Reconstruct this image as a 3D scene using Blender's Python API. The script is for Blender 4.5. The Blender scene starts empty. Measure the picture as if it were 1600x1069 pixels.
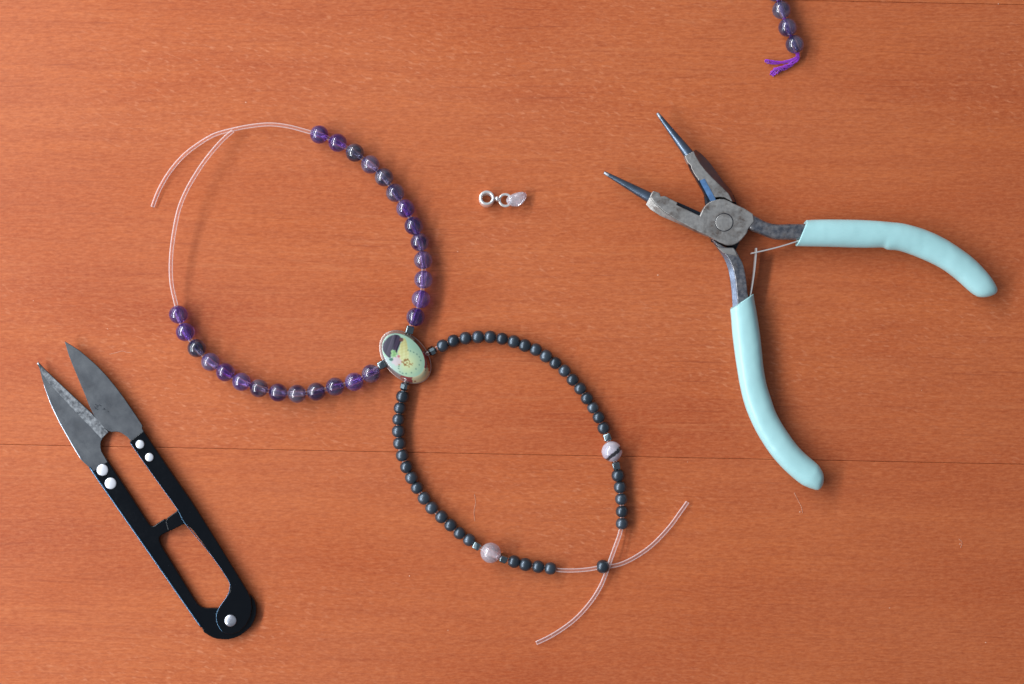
import bpy, bmesh, math, random
from mathutils import Vector, Matrix

R = math.radians
random.seed(7)
PX = 0.00021            # metres of table top per photo pixel
CX, CY = 800.0, 534.5   # photo centre
LENS = 60.0
D = 1600 * LENS / 36.0  # camera height in photo pixels
S = bpy.context.scene
COL = S.collection

# ------------------------------------------------------------ camera
cam = bpy.data.cameras.new('camera'); camo = bpy.data.objects.new('camera', cam); COL.objects.link(camo)
cam.lens = LENS; cam.sensor_width = 36.0
cam.clip_start = 0.01; cam.clip_end = 50
camo.location = (0, 0, D * PX)
cam.dof.use_dof = True; cam.dof.focus_distance = (D - 10) * PX; cam.dof.aperture_fstop = 5.6
S.camera = camo

# ------------------------------------------------------------ world (dim room)
w = bpy.data.worlds.new('World'); S.world = w; w.use_nodes = True
bg = w.node_tree.nodes['Background']
bg.inputs['Color'].default_value = (0.74, 0.83, 1.0, 1); bg.inputs['Strength'].default_value = 0.23

# ------------------------------------------------------------ window light
def window_lamp(name, elev, az, dist, sx, sy, power, col):
    l = bpy.data.lights.new(name, 'AREA'); l.shape = 'RECTANGLE'; l.size = sx; l.size_y = sy
    l.energy = power; l.color = col
    o = bpy.data.objects.new(name, l); COL.objects.link(o)
    d = Vector((-math.cos(R(elev)) * math.cos(R(az)), math.cos(R(elev)) * math.sin(R(az)), math.sin(R(elev))))
    o.location = d * dist
    zax = d; yax = Vector((0, 0, 1)).cross(d).normalized(); xax = yax.cross(zax)
    o.rotation_euler = Matrix((xax, yax, zax)).transposed().to_euler()
    return o
window_lamp('window_light', 40, 12, 1.15, 0.14, 2.4, 24, (0.95, 0.98, 1.0))
window_lamp('window_light_low', 15, 12, 1.15, 0.14, 2.2, 6, (0.72, 0.86, 1.0))
window_lamp('curtain_light', 46, 14, 1.25, 1.15, 2.6, 8.5, (0.78, 0.88, 1.0))

S.view_settings.view_transform = 'Standard'; S.view_settings.look = 'None'
S.view_settings.exposure = 0.0; S.view_settings.gamma = 1.0
S.render.engine = 'CYCLES'
S.cycles.max_bounces = 12; S.cycles.transmission_bounces = 12; S.cycles.transparent_max_bounces = 12

# ------------------------------------------------------------ helpers
def at(x, y, z=0.0):
    """photo pixel seen at height z (pixels) -> metres"""
    k = 1 - z / D
    return Vector(((x - CX) * k * PX, (CY - y) * k * PX, z * PX))

def thing(name, label, cat, loc, group=None):
    o = bpy.data.objects.new(name, None); COL.objects.link(o)
    o.empty_display_size = 0.01
    o.location = loc; o['label'] = label; o['category'] = cat
    if group: o['group'] = group
    return o

def wloc(o):
    v = Vector((0, 0, 0))
    while o is not None:
        v += Vector(o.location); o = o.parent
    return v

def obj(name, bm, mat, parent=None, smooth=True, label=None):
    """one mesh object, origin at the middle of its shape"""
    me = bpy.data.meshes.new(name)
    bmesh.ops.recalc_face_normals(bm, faces=bm.faces)
    lo = Vector([min(v.co[i] for v in bm.verts) for i in range(3)])
    hi = Vector([max(v.co[i] for v in bm.verts) for i in range(3)])
    c = (lo + hi) / 2
    for v in bm.verts: v.co -= c
    bm.to_mesh(me); bm.free()
    if isinstance(mat, (list, tuple)):
        for m in mat: me.materials.append(m)
    else: me.materials.append(mat)
    if smooth:
        for p in me.polygons: p.use_smooth = True
    o = bpy.data.objects.new(name, me); COL.objects.link(o)
    if parent: o.parent = parent
    o.location = c - (wloc(parent) if parent else Vector((0, 0, 0)))
    if label: o['label'] = label
    return o

def bevel(o, wpx, seg=3, angle=35):
    m = o.modifiers.new('bevel', 'BEVEL'); m.width = wpx * PX; m.segments = seg
    m.limit_method = 'ANGLE'; m.angle_limit = R(angle)
    n = o.modifiers.new('normals', 'WEIGHTED_NORMAL'); n.keep_sharp = False
    return o

def prism(poly, z0, z1, bm=None):
    """extrude a photo outline between two heights (outline fits at z1)"""
    bm = bm or bmesh.new()
    top = [at(x, y, z1) for x, y in poly]
    f = [bm.verts.new((p.x, p.y, z0 * PX)) for p in top]
    t = [bm.verts.new((p.x, p.y, z1 * PX)) for p in top]
    n = len(poly)
    bm.faces.new(f); bm.faces.new(t[::-1])
    for i in range(n):
        bm.faces.new((f[i], f[(i + 1) % n], t[(i + 1) % n], t[i]))
    return bm

def catmull(pts, n=6, closed=False):
    pts = [Vector(p) for p in pts]
    out = []; N = len(pts)
    rng = range(N if closed else N - 1)
    for i in rng:
        g = (lambda k: pts[k % N]) if closed else (lambda k: pts[max(0, min(N - 1, k))])
        p0, p1, p2, p3 = g(i - 1), g(i), g(i + 1), g(i + 2)
        for j in range(n):
            t = j / n
            out.append(0.5 * ((2 * p1) + (p2 - p0) * t + (2 * p0 - 5 * p1 + 4 * p2 - p3) * t * t + (3 * p1 - p0 - 3 * p2 + p3) * t ** 3))
    if not closed: out.append(pts[-1])
    return out

def smooth_poly(pts, n=5):
    return [(p.x, p.y) for p in catmull([(a, b, 0) for a, b in pts], n, True)]

def tube(pts, radii, seg=12, caps=True, bm=None, hole=None):
    """sweep a circle along world points; radii in metres"""
    bm = bm or bmesh.new()
    if not isinstance(radii, (list, tuple)): radii = [radii] * len(pts)
    up = Vector((0, 0, 1)); rings = []
    prev = None
    for i, p in enumerate(pts):
        t = (pts[min(i + 1, len(pts) - 1)] - pts[max(i - 1, 0)]).normalized()
        if prev is None:
            a = up.cross(t)
            if a.length < 1e-4: a = Vector((1, 0, 0))
            a.normalize()
        else:
            a = (prev - t * prev.dot(t)).normalized()
        prev = a; b = t.cross(a)
        rings.append([bm.verts.new(p + (a * math.cos(2 * math.pi * k / seg) + b * math.sin(2 * math.pi * k / seg)) * radii[i]) for k in range(seg)])
    for r0, r1 in zip(rings, rings[1:]):
        for k in range(seg):
            bm.faces.new((r0[k], r0[(k + 1) % seg], r1[(k + 1) % seg], r1[k]))
    if caps:
        bm.faces.new(rings[0][::-1]); bm.faces.new(rings[-1])
    return bm

def hollow_tube(pts, ro, ri, seg=20):
    bm = tube(pts, ro, seg, False); n = len(pts)
    bm.verts.ensure_lookup_table(); a0 = bm.verts[:seg]; a1 = bm.verts[-seg:]
    a0 = list(a0); a1 = list(a1)
    tube(pts, ri, seg, False, bm); bm.verts.ensure_lookup_table()
    b0 = [bm.verts[n * seg + k] for k in range(seg)]; b1 = [bm.verts[2 * n * seg - seg + k] for k in range(seg)]
    for k in range(seg):
        j = (k + 1) % seg
        bm.faces.new((a0[k], a0[j], b0[j], b0[k])); bm.faces.new((a1[k], b1[k], b1[j], a1[j]))
    return bm

def lathe(profile, seg=32, bm=None):
    """profile of (r, x) pixels, closed, turned round the X axis; metres"""
    bm = bm or bmesh.new(); rings = []
    for r, x in profile:
        rings.append([bm.verts.new((x * PX, r * PX * math.cos(2 * math.pi * k / seg), r * PX * math.sin(2 * math.pi * k / seg))) for k in range(seg)])
    n = len(rings)
    for i in range(n):
        r0, r1 = rings[i], rings[(i + 1) % n]
        for k in range(seg):
            bm.faces.new((r0[k], r0[(k + 1) % seg], r1[(k + 1) % seg], r1[k]))
    return bm

def mesh_of(bm, name, mat):
    me = bpy.data.meshes.new(name)
    bmesh.ops.recalc_face_normals(bm, faces=bm.faces)
    bm.to_mesh(me); bm.free(); me.materials.append(mat)
    for p in me.polygons: p.use_smooth = True
    return me

# ------------------------------------------------------------ materials
def mat(name, base=(0.5, 0.5, 0.5), rough=0.4, metal=0.0, **kw):
    m = bpy.data.materials.new(name); m.use_nodes = True
    b = m.node_tree.nodes['Principled BSDF']
    b.inputs['Base Color'].default_value = (*base, 1); b.inputs['Roughness'].default_value = rough
    b.inputs['Metallic'].default_value = metal
    for k, v in kw.items():
        b.inputs[k.replace('_', ' ')].default_value = v
    return m
class NT:
    def __init__(s, m): s.t = m.node_tree; s.b = s.t.nodes['Principled BSDF']
    def n(s, typ, **kw):
        nd = s.t.nodes.new(typ)
        for k, v in kw.items(): setattr(nd, k, v)
        return nd
    def l(s, a, b): s.t.links.new(a, b)
    def coord(s, scale=(1, 1, 1), rot=(0, 0, 0), kind='Object', offset=None):
        tc = s.n('ShaderNodeTexCoord'); mp = s.n('ShaderNodeMapping')
        mp.inputs['Scale'].default_value = scale; mp.inputs['Rotation'].default_value = rot
        s.l(tc.outputs[kind], mp.inputs['Vector'])
        if offset is not None: s.l(offset, mp.inputs['Location'])
        return mp.outputs['Vector']
    def noise(s, vec, scale=1, detail=3, rough=0.5, dist=0):
        nd = s.n('ShaderNodeTexNoise'); nd.inputs['Scale'].default_value = scale
        nd.inputs['Detail'].default_value = detail; nd.inputs['Roughness'].default_value = rough
        nd.inputs['Distortion'].default_value = dist
        s.l(vec, nd.inputs['Vector']); return nd.outputs['Fac']
    def ramp(s, fac, stops):
        nd = s.n('ShaderNodeValToRGB'); s.l(fac, nd.inputs['Fac'])
        e = nd.color_ramp.elements
        while len(e) < len(stops): e.new(0.5)
        for k, (p, c) in enumerate(stops):
            e[k].position = p; e[k].color = (*c, 1) if len(c) == 3 else c
        return nd.outputs['Color']
    def rng(s, fac, a, b, c, d):
        nd = s.n('ShaderNodeMapRange'); s.l(fac, nd.inputs['Value'])
        for k, v in zip(('From Min', 'From Max', 'To Min', 'To Max'), (a, b, c, d)): nd.inputs[k].default_value = v
        return nd.outputs['Result']
    def mix(s, fac, a, b, mode='MIX'):
        nd = s.n('ShaderNodeMix', data_type='RGBA', blend_type=mode)
        for sock, v in ((nd.inputs[0], fac), (nd.inputs[6], a), (nd.inputs[7], b)):
            if isinstance(v, bpy.types.NodeSocket): s.l(v, sock)
            elif isinstance(v, (int, float)): sock.default_value = v
            else: sock.default_value = (*v, 1)
        return nd.outputs[2]
    def math(s, op, a, b):
        nd = s.n('ShaderNodeMath', operation=op)
        for sock, v in ((nd.inputs[0], a), (nd.inputs[1], b)):
            if isinstance(v, bpy.types.NodeSocket): s.l(v, sock)
            else: sock.default_value = v
        return nd.outputs[0]
    def bump(s, h, dist, strength=1.0):
        nd = s.n('ShaderNodeBump'); nd.inputs['Distance'].default_value = dist; nd.inputs['Strength'].default_value = strength
        s.l(h, nd.inputs['Height']); s.l(nd.outputs['Normal'], s.b.inputs['Normal']); return nd

def wood():
    m = mat('orange_beech_wood', rough=0.42); t = NT(m)
    oi = t.n('ShaderNodeObjectInfo')
    cx = t.n('ShaderNodeCombineXYZ'); t.l(t.math('MULTIPLY', oi.outputs['Random'], 37.0), cx.inputs[0]); t.l(t.math('MULTIPLY', oi.outputs['Random'], 91.0), cx.inputs[1])
    base = t.coord()
    # gentle wander of the fibres
    wn = t.n('ShaderNodeTexNoise'); wn.inputs['Scale'].default_value = 1.0; wn.inputs['Detail'].default_value = 2
    wm = t.n('ShaderNodeMapping'); wm.inputs['Scale'].default_value = (7, 16, 1); t.l(base, wm.inputs[0]); t.l(wm.outputs[0], wn.inputs['Vector'])
    sub = t.n('ShaderNodeVectorMath', operation='SUBTRACT'); t.l(wn.outputs['Color'], sub.inputs[0]); sub.inputs[1].default_value = (0.5, 0.5, 0.5)
    mul = t.n('ShaderNodeVectorMath', operation='MULTIPLY'); t.l(sub.outputs[0], mul.inputs[0]); mul.inputs[1].default_value = (0.0, 0.009, 0.0)
    add = t.n('ShaderNodeVectorMath', operation='ADD'); t.l(base, add.inputs[0]); t.l(mul.outputs[0], add.inputs[1])
    P = add.outputs[0]
    def layer(sx, sy, detail=3, rough=0.55, rot=0, dist=0):
        mp = t.n('ShaderNodeMapping'); mp.vector_type = 'POINT'
        r = t.n('ShaderNodeMapping'); r.inputs['Rotation'].default_value = (0, 0, R(rot)); t.l(P, r.inputs[0])
        mp.inputs['Scale'].default_value = (sx, sy, 1); t.l(r.outputs[0], mp.inputs[0]); t.l(cx.outputs[0], mp.inputs['Location'])
        return t.noise(mp.outputs[0], 1, detail, rough, dist)
    broad = layer(5, 26, 4, 0.55)
    blotch = layer(16, 30, 3, 0.5)
    streak = layer(15, 260, 4, 0.6)
    fine = layer(150, 1700, 3, 0.7)
    fibre = layer(260, 1700, 2, 0.7)
    c = t.ramp(broad, [(0.30, (0.405, 0.073, 0.021)), (0.45, (0.480, 0.104, 0.030)), (0.58, (0.545, 0.134, 0.039)), (0.72, (0.430, 0.081, 0.024))])
    c = t.mix(t.rng(blotch, 0.3, 0.75, 0, 0.35), c, (0.555, 0.158, 0.054))
    c = t.mix(t.rng(streak, 0.42, 0.70, 0, 0.40), c, (0.37, 0.076, 0.027))
    c = t.mix(t.rng(fine, 0.38, 0.75, 0, 0.50), c, (0.32, 0.064, 0.022))
    c = t.mix(t.rng(fibre, 0.45, 0.80, 0, 0.40), c, (0.62, 0.205, 0.090))
    mot = layer(620, 1400, 3, 0.7)
    c = t.mix(t.rng(mot, 0.42, 0.78, 0, 0.42), c, (0.70, 0.225, 0.088))
    mot2 = layer(380, 1100, 3, 0.7, rot=-8)
    c = t.mix(t.rng(mot2, 0.45, 0.80, 0, 0.55), c, (0.30, 0.052, 0.017))
    # pale curved growth lines
    gl = layer(3.2, 150, 2, 0.5)
    zg = layer(3, 9, 1, 0.5)
    c = t.mix(t.math('MULTIPLY', t.rng(zg, 0.45, 0.6, 0.1, 1), t.rng(t.math('ABSOLUTE', t.math('SUBTRACT', gl, 0.52), 0), 0.0, 0.010, 0.22, 0)), c, (0.66, 0.235, 0.095))
    # dark thin pore lines gathered in some zones
    zone = layer(4, 14, 1, 0.5)
    pore = layer(34, 1100, 2, 0.5)
    pz = t.math('MULTIPLY', t.rng(zone, 0.42, 0.60, 0.25, 1), t.rng(pore, 0.60, 0.73, 0, 0.42))
    c = t.mix(pz, c, (0.27, 0.050, 0.020))
    # medullary flecks: short pale slanted dashes, also in zones
    zone2 = layer(9, 22, 1, 0.5)
    fl = layer(330, 950, 2, 0.5, rot=16)
    fz = t.math('MULTIPLY', t.rng(zone2, 0.46, 0.66, 0.05, 1), t.rng(fl, 0.58, 0.72, 0, 0.50))
    c = t.mix(fz, c, (0.68, 0.26, 0.13))
    t.l(c, t.b.inputs['Base Color'])
    t.l(t.rng(blotch, 0.3, 0.7, 0.36, 0.50), t.b.inputs['Roughness'])
    h = t.math('ADD', t.math('MULTIPLY', fine, 0.6), t.math('MULTIPLY', fl, 0.5))
    t.bump(h, 0.00006, 0.7)
    t.b.inputs['Specular IOR Level'].default_value = 0.28
    return m
M_WOOD = wood()

def amethyst(name, tint=None):
    m = mat(name, rough=0.04); t = NT(m)
    oi = t.n('ShaderNodeObjectInfo')
    tc = t.n('ShaderNodeTexCoord'); ad = t.n('ShaderNodeVectorMath', operation='ADD')
    sc = t.n('ShaderNodeVectorMath', operation='SCALE'); sc.inputs['Scale'].default_value = 5.0
    cb = t.n('ShaderNodeCombineXYZ'); t.l(oi.outputs['Random'], cb.inputs[0]); t.l(oi.outputs['Random'], cb.inputs[2])
    t.l(cb.outputs[0], sc.inputs[0]); t.l(tc.outputs['Object'], ad.inputs[0]); t.l(sc.outputs[0], ad.inputs[1])
    n1 = t.noise(ad.outputs[0], 260, 2, 0.5, 0.4)
    pale = t.mix(0.55, oi.outputs['Color'], (0.84, 0.76, 0.92))
    f = t.rng(n1, 0.42, 0.62, 0, 1)
    dk = t.mix(0.45, oi.outputs['Color'], (0.05, 0.012, 0.14))
    c = t.mix(f, dk, pale)
    n2 = t.noise(ad.outputs[0], 900, 3, 0.6)
    c = t.mix(t.rng(n2, 0.5, 0.8, 0, 0.35), c, (0.55, 0.45, 0.70))
    t.l(c, t.b.inputs['Base Color'])
    t.b.inputs['Transmission Weight'].default_value = 0.87
    t.b.inputs['IOR'].default_value = 1.54
    t.b.inputs['Coat Weight'].default_value = 0.6; t.b.inputs['Coat Roughness'].default_value = 0.03
    return m
M_AM = amethyst('amethyst')

def hematite():
    m = mat('matte_hematite', (0.028, 0.045, 0.070), 0.36, 0.7); t = NT(m)
    v = t.coord(); oi = t.n('ShaderNodeObjectInfo')
    n1 = t.noise(v, 2500, 2)
    r = t.math('ADD', t.rng(n1, 0.3, 0.7, 0.27, 0.36), t.math('MULTIPLY', oi.outputs['Random'], 0.06))
    t.l(r, t.b.inputs['Roughness'])
    t.l(t.mix(oi.outputs['Random'], (0.050, 0.064, 0.080), (0.090, 0.112, 0.138)), t.b.inputs['Base Color'])
    t.b.inputs['Specular IOR Level'].default_value = 0.8
    return m
M_HEM = hematite()
M_CUBE = mat('polished_hematite', (0.24, 0.29, 0.30), 0.16, 1.0)

def cord():
    m = mat('clear_elastic', (1.0, 0.90, 0.89), 0.12); t = NT(m)
    lw = t.n('ShaderNodeLayerWeight'); lw.inputs['Blend'].default_value = 0.5
    tr = t.n('ShaderNodeBsdfTransparent'); tr.inputs['Color'].default_value = (1.0, 0.96, 0.95, 1)
    mx = t.n('ShaderNodeMixShader')
    t.l(t.rng(lw.outputs['Facing'], 0.06, 0.45, 0.05, 0.50), mx.inputs[0])
    t.l(tr.outputs[0], mx.inputs[1]); t.l(t.b.outputs[0], mx.inputs[2])
    t.l(mx.outputs[0], t.t.nodes['Material Output'].inputs['Surface'])
    return m
M_CORD = cord()

def steel(name, a, b_, rust=(0.16, 0.09, 0.055), rough=(0.3, 0.5), metal=0.85, sc=900, rustamt=0.6, scratch=True):
    m = mat(name, metal=metal); t = NT(m); v = t.coord()
    n1 = t.noise(v, sc * 0.35, 4, 0.6); n2 = t.noise(v, sc, 4, 0.7)
    c = t.mix(t.rng(n1, 0.35, 0.65, 0, 1), a, b_)
    n3 = t.noise(v, sc * 0.28, 3, 0.6, 0.3)
    rm = t.math('MULTIPLY', t.rng(n3, 0.52, 0.68, 0, rustamt), t.rng(n2, 0.35, 0.65, 0.2, 1))
    c = t.mix(rm, c, rust)
    t.l(c, t.b.inputs['Base Color'])
    t.l(t.rng(n2, 0.3, 0.7, rough[0], rough[1]), t.b.inputs['Roughness'])
    h = n2
    if scratch:
        sv = t.coord((1, 12, 1), (0, 0, R(35)))
        h = t.math('ADD', n2, t.noise(sv, 700, 2))
    t.bump(h, 0.00003, 0.6)
    return m
M_PLIER = steel('worn_tool_steel', (0.50, 0.475, 0.445), (0.37, 0.345, 0.32), rust=(0.11, 0.068, 0.05), rustamt=0.9, rough=(0.38, 0.58))
M_SHANK = steel('dark_tool_steel', (0.13, 0.14, 0.17), (0.40, 0.38, 0.38), rough=(0.25, 0.5), rustamt=0.5, sc=1500)
M_FACET = steel('bluish_ground_steel', (0.26, 0.30, 0.38), (0.16, 0.18, 0.23), rough=(0.3, 0.42), rustamt=0.2)
M_FLANK = steel('browned_steel', (0.20, 0.14, 0.13), (0.13, 0.11, 0.13), rough=(0.4, 0.55), rustamt=0.5)
M_CONE = steel('blued_steel', (0.10, 0.135, 0.18), (0.15, 0.19, 0.25), rough=(0.26, 0.40), rustamt=0.0)
M_CONETIP = steel('bare_steel', (0.30, 0.32, 0.35), (0.24, 0.25, 0.27), rough=(0.38, 0.5), rustamt=0.0)
M_DARK = mat('shade_and_mark_metal', (0.012, 0.016, 0.024), 0.35, 0.3)  # near-black: shade of slots and joint gaps put into the colour; also stamped mark
M_BLUE = steel('blue_lit_cutter_steel', (0.16, 0.33, 0.62), (0.07, 0.14, 0.27), rough=(0.35, 0.5), rustamt=0.1, metal=0.5)
M_BLADE = steel('snip_blade_steel', (0.125, 0.130, 0.138), (0.082, 0.087, 0.096), rough=(0.42, 0.60), rustamt=0.25, rust=(0.05, 0.045, 0.045), sc=450)
M_GROUND = steel('ground_edge_steel', (0.46, 0.47, 0.48), (0.15, 0.155, 0.165), rough=(0.25, 0.5), rustamt=0.5, rust=(0.07, 0.06, 0.06), sc=1800)
def lacquer():
    m = mat('black_lacquer', (0.004, 0.007, 0.012), 0.16, 0.0); t = NT(m)
    v = t.coord(); n = t.noise(v, 160, 3, 0.6); n2 = t.noise(v, 1500, 3)
    t.l(t.rng(n, 0.35, 0.65, 0.08, 0.16), t.b.inputs['Roughness'])
    t.l(t.mix(t.rng(n2, 0.70, 0.78, 0, 0.4), (0.0022, 0.0032, 0.005), (0.04, 0.045, 0.055)), t.b.inputs['Base Color'])
    t.b.inputs['Specular IOR Level'].default_value = 0.35
    t.bump(n, 0.0002, 0.4)
    return m
M_LACQ = lacquer()
M_EDGE = mat('blue_edge_highlight', (0.09, 0.17, 0.26), 0.24, 0.9)  # blue window highlight of the black edges, painted as a metal colour
M_SPINE = mat('pale_spine_highlight', (0.75, 0.85, 0.95), 0.35, 0.5)  # bluish white highlight of the blade spine, as a colour
M_RIVET = mat('white_metal_rivet', (0.86, 0.86, 0.90), 0.30, 0.45)
M_PIN = steel('pin_steel', (0.75, 0.75, 0.80), (0.5, 0.5, 0.55), rough=(0.1, 0.35), rustamt=0.3)
M_SILVER = mat('silver', (0.90, 0.89, 0.86), 0.28, 0.65)
M_SPRING = mat('spring_steel', (0.85, 0.80, 0.76), 0.35, 0.7)
def vinyl():
    m = mat('mint_vinyl', (0.33, 0.66, 0.62), 0.30); t = NT(m); v = t.coord()
    n = t.noise(v, 45, 3); n2 = t.noise(v, 700, 2)
    c = t.mix(t.rng(n, 0.3, 0.7, 0, 1), (0.385, 0.655, 0.655), (0.420, 0.690, 0.690))
    sp = t.noise(t.coord((1, 1, 1)), 480, 1)
    c = t.mix(t.rng(sp, 0.80, 0.84, 0, 0.7), c, (0.08, 0.16, 0.18))
    t.l(c, t.b.inputs['Base Color']); t.l(t.rng(n, 0.3, 0.7, 0.26, 0.38), t.b.inputs['Roughness'])
    t.b.inputs['Subsurface Weight'].default_value = 0.1; t.b.inputs['Subsurface Radius'].default_value = (0.001, 0.001, 0.001)
    t.bump(t.noise(v, 90, 2), 0.0012, 0.5)
    return m
M_VINYL = vinyl()
M_THREAD = mat('violet_thread', (0.24, 0.006, 0.42), 0.5, **{'Sheen_Weight': 0.5})
M_DUST = mat('pale_lint', (0.72, 0.42, 0.30), 0.8)

def agate(name, base, veil, band=False):
    m = mat(name, base, 0.05); t = NT(m); v = t.coord()
    c = t.mix(t.rng(t.noise(v, 320, 3, 0.5, 0.5), 0.4, 0.65, 0, 1), base, veil)
    if band:
        dv = t.n('ShaderNodeSeparateXYZ'); t.l(t.coord((1, 1, 1), (0, 0, R(-40))), dv.inputs[0])
        wob = t.noise(v, 900, 3, 0.6)
        d = t.math('ADD', dv.outputs[1], t.math('MULTIPLY', t.math('SUBTRACT', wob, 0.5), 0.0014))
        a = t.math('ABSOLUTE', t.math('ADD', d, 0.0009), 0)
        k = t.rng(a, 0.0005, 0.00075, 0.97, 0)
        c = t.mix(k, c, (0.015, 0.012, 0.014))
        t.l(t.math('MULTIPLY', t.math('SUBTRACT', 1.0, k), 0.45), t.b.inputs['Transmission Weight'])
    else:
        t.b.inputs['Transmission Weight'].default_value = 0.72
    t.l(c, t.b.inputs['Base Color'])
    t.b.inputs['IOR'].default_value = 1.54; t.b.inputs['Coat Weight'].default_value = 0.5
    return m
M_ROSE = agate('rose_quartz', (0.93, 0.82, 0.88), (0.96, 0.90, 0.94))
M_AGATE = agate('banded_agate', (0.72, 0.64, 0.74), (0.88, 0.84, 0.90), True)
M_CHIP = agate('crystal_chip', (0.92, 0.84, 0.92), (0.97, 0.95, 0.98))

# ------------------------------------------------------------ the table top
ang = math.atan2(-31, 1600)
table = thing('table_top', 'orange brown polished beech table top of wide glued planks under all the beadwork', 'table', (0, 0, -0.02))
pw = 718
def plank(k):
    # seam below plank k=0 passes (800, 710); planks step up the picture
    ca, sa = math.cos(ang), math.sin(ang)
    L = 0.62; W = pw * PX; g = 0.00003
    yc = (CY - 710) * PX + W * (k + 0.5)
    bm = bmesh.new()
    bmesh.ops.create_cube(bm, size=1)
    for v in bm.verts:
        v.co = Vector((v.co.x * 2 * L, v.co.y * (W - 2 * g), v.co.z * 0.02))
    me_o = bpy.data.meshes.new('plank'); bm.to_mesh(me_o); bm.free(); me_o.materials.append(M_WOOD)
    o = bpy.data.objects.new('plank', me_o); COL.objects.link(o); o.parent = table
    c = Matrix.Rotation(ang, 3, 'Z') @ Vector((0, yc, 0))
    o.location = (c.x, c.y, 0.01 - 0.0); o.rotation_euler.z = ang
    m = o.modifiers.new('bevel', 'BEVEL'); m.width = 0.00022; m.segments = 2
    return o
for k in (-2, -1, 0, 1, 2): plank(k)

# ------------------------------------------------------------ bead makers
def sphere_profile(r, hole, n=18, squash=1.0, power=1.0):
    a0 = math.asin(hole / r); pr = []
    for i in range(n + 1):
        a = a0 + (math.pi - 2 * a0) * i / n
        pr.append((r * math.sin(a) ** power, -r * squash * math.cos(a)))
    # through the drill hole and back
    xe = r * squash * math.cos(a0)
    pr.append((hole * 0.93, xe - 0.8)); pr.append((hole * 0.93, 0)); pr.append((hole * 0.93, -xe + 0.8))
    return pr
ME_AM = mesh_of(lathe(sphere_profile(14.4, 3.4), 40), 'amethyst_bead', M_AM)
ME_HEM = mesh_of(lathe(sphere_profile(10.0, 3.0, 16, 0.93, 0.75), 28), 'hematite_bead', M_HEM)
ME_BIG = mesh_of(lathe(sphere_profile(16.0, 3.4, 20), 44), 'quartz_bead', M_ROSE)
ME_BAND = mesh_of(lathe(sphere_profile(16.0, 3.4, 20), 44), 'agate_bead', M_AGATE)

def cube_mesh(name, s, chamfer):
    bm = bmesh.new(); bmesh.ops.create_cube(bm, size=s * PX)
    bmesh.ops.bevel(bm, geom=bm.edges[:] + bm.verts[:], offset=chamfer * PX, segments=1 if chamfer > 2.4 else 3, profile=0.5, affect='EDGES')
    me = bpy.data.meshes.new(name); bm.to_mesh(me); bm.free(); me.materials.append(M_CUBE)
    if chamfer <= 2.4:
        for p in me.polygons: p.use_smooth = True
    return me
ME_CUBE = cube_mesh('cube_bead', 12.5, 2.2)
ME_FACET = cube_mesh('faceted_bead', 13, 3.2)

def place(name, me, parent, p, tangent, roll=0.0, color=None, label=None, scale=1.0):
    o = bpy.data.objects.new(name, me); COL.objects.link(o); o.parent = parent
    o.location = p - wloc(parent)
    t = Vector(tangent).normalized()
    q = t.to_track_quat('X', 'Z'); 
    o.rotation_euler = (q.to_matrix() @ Matrix.Rotation(roll, 3, 'X')).to_euler()
    o.scale = (scale,) * 3
    if color: o.color = (*color, 1)
    if label: o['label'] = label
    return o
def tangents(pts):
    return [pts[min(i + 1, len(pts) - 1)] - pts[max(i - 1, 0)] for i in range(len(pts))]

# ------------------------------------------------------------ amethyst bracelet
PUR = dict(v=(0.34, 0.08, 0.78), d=(0.17, 0.05, 0.42), g=(0.22, 0.2, 0.4), b=(0.20, 0.20, 0.38), l=(0.50, 0.36, 0.80), k=(0.05, 0.07, 0.15), w=(0.20, 0.10, 0.28))
br1 = thing('amethyst_bracelet', 'unfinished bracelet of round purple amethyst beads with two open clear cord ends', 'bracelet', at(450, 400, 0))
armR = [(498.8,210.3,'v'),(527.6,223.2,'v'),(554.4,238.7,'k'),(578.5,257.2,'l'),(600,277.1,'b'),(617.4,301.4,'b'),(633.4,326.1,'v'),(646.2,352.9,'d'),(655.8,378.6,'d'),(661,406.6,'l'),(661.5,436.9,'l'),(657.4,467.4,'v'),(649.2,495.4,'d')]
armL = [(278.4,491.5,'v'),(289.3,518.9,'v'),(307.3,544.2,'k'),(328.7,565.6,'l'),(352,581.7,'v'),(377.2,596.7,'v'),(404.6,606.8,'w'),(434.4,613.5,'d'),(464.1,615.3,'w'),(494,612.1,'w'),(523.5,604.3,'d'),(553.2,596.7,'v'),(579.6,583.7,'d')]
Z1 = 14.4
pR = [at(x, y, Z1) for x, y, _ in armR]; pL = [at(x, y, Z1) for x, y, _ in armL]
def gap_mid(a): return a
for arm, pts in ((armR, pR), (armL, pL)):
    for i, (p, tg) in enumerate(zip(pts, tangents(pts))):
        c = PUR[arm[i][2]]; c = tuple(v * random.uniform(0.88, 1.15) for v in c)
        place('amethyst_bead', ME_AM, br1, p, tg, random.uniform(0, 6.28), c)
sA = at(640.2, 515.4, 13); sB = at(596.7, 570.6, 13); med = at(633, 557, 12)
place('cube_bead', ME_CUBE, br1, sA, pR[-1] - med, 0.15); place('cube_bead', ME_CUBE, br1, sB, pL[-1] - med, 0.1)
cordpts = [at(x, y, z) for x, y, z in [(238.3,323.5,3.2),(249,296,4),(266.4,267,5),(288.1,242.3,7),(312.8,223.5,9),(336,210.4,11),(365,202.3,12.5),(394,196.8,14),(422.9,194.5,15),(451.9,198,15),(483.8,206.5,14.6)]]
cordpts += pR + [sA, med, sB] + pL[::-1]
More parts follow.
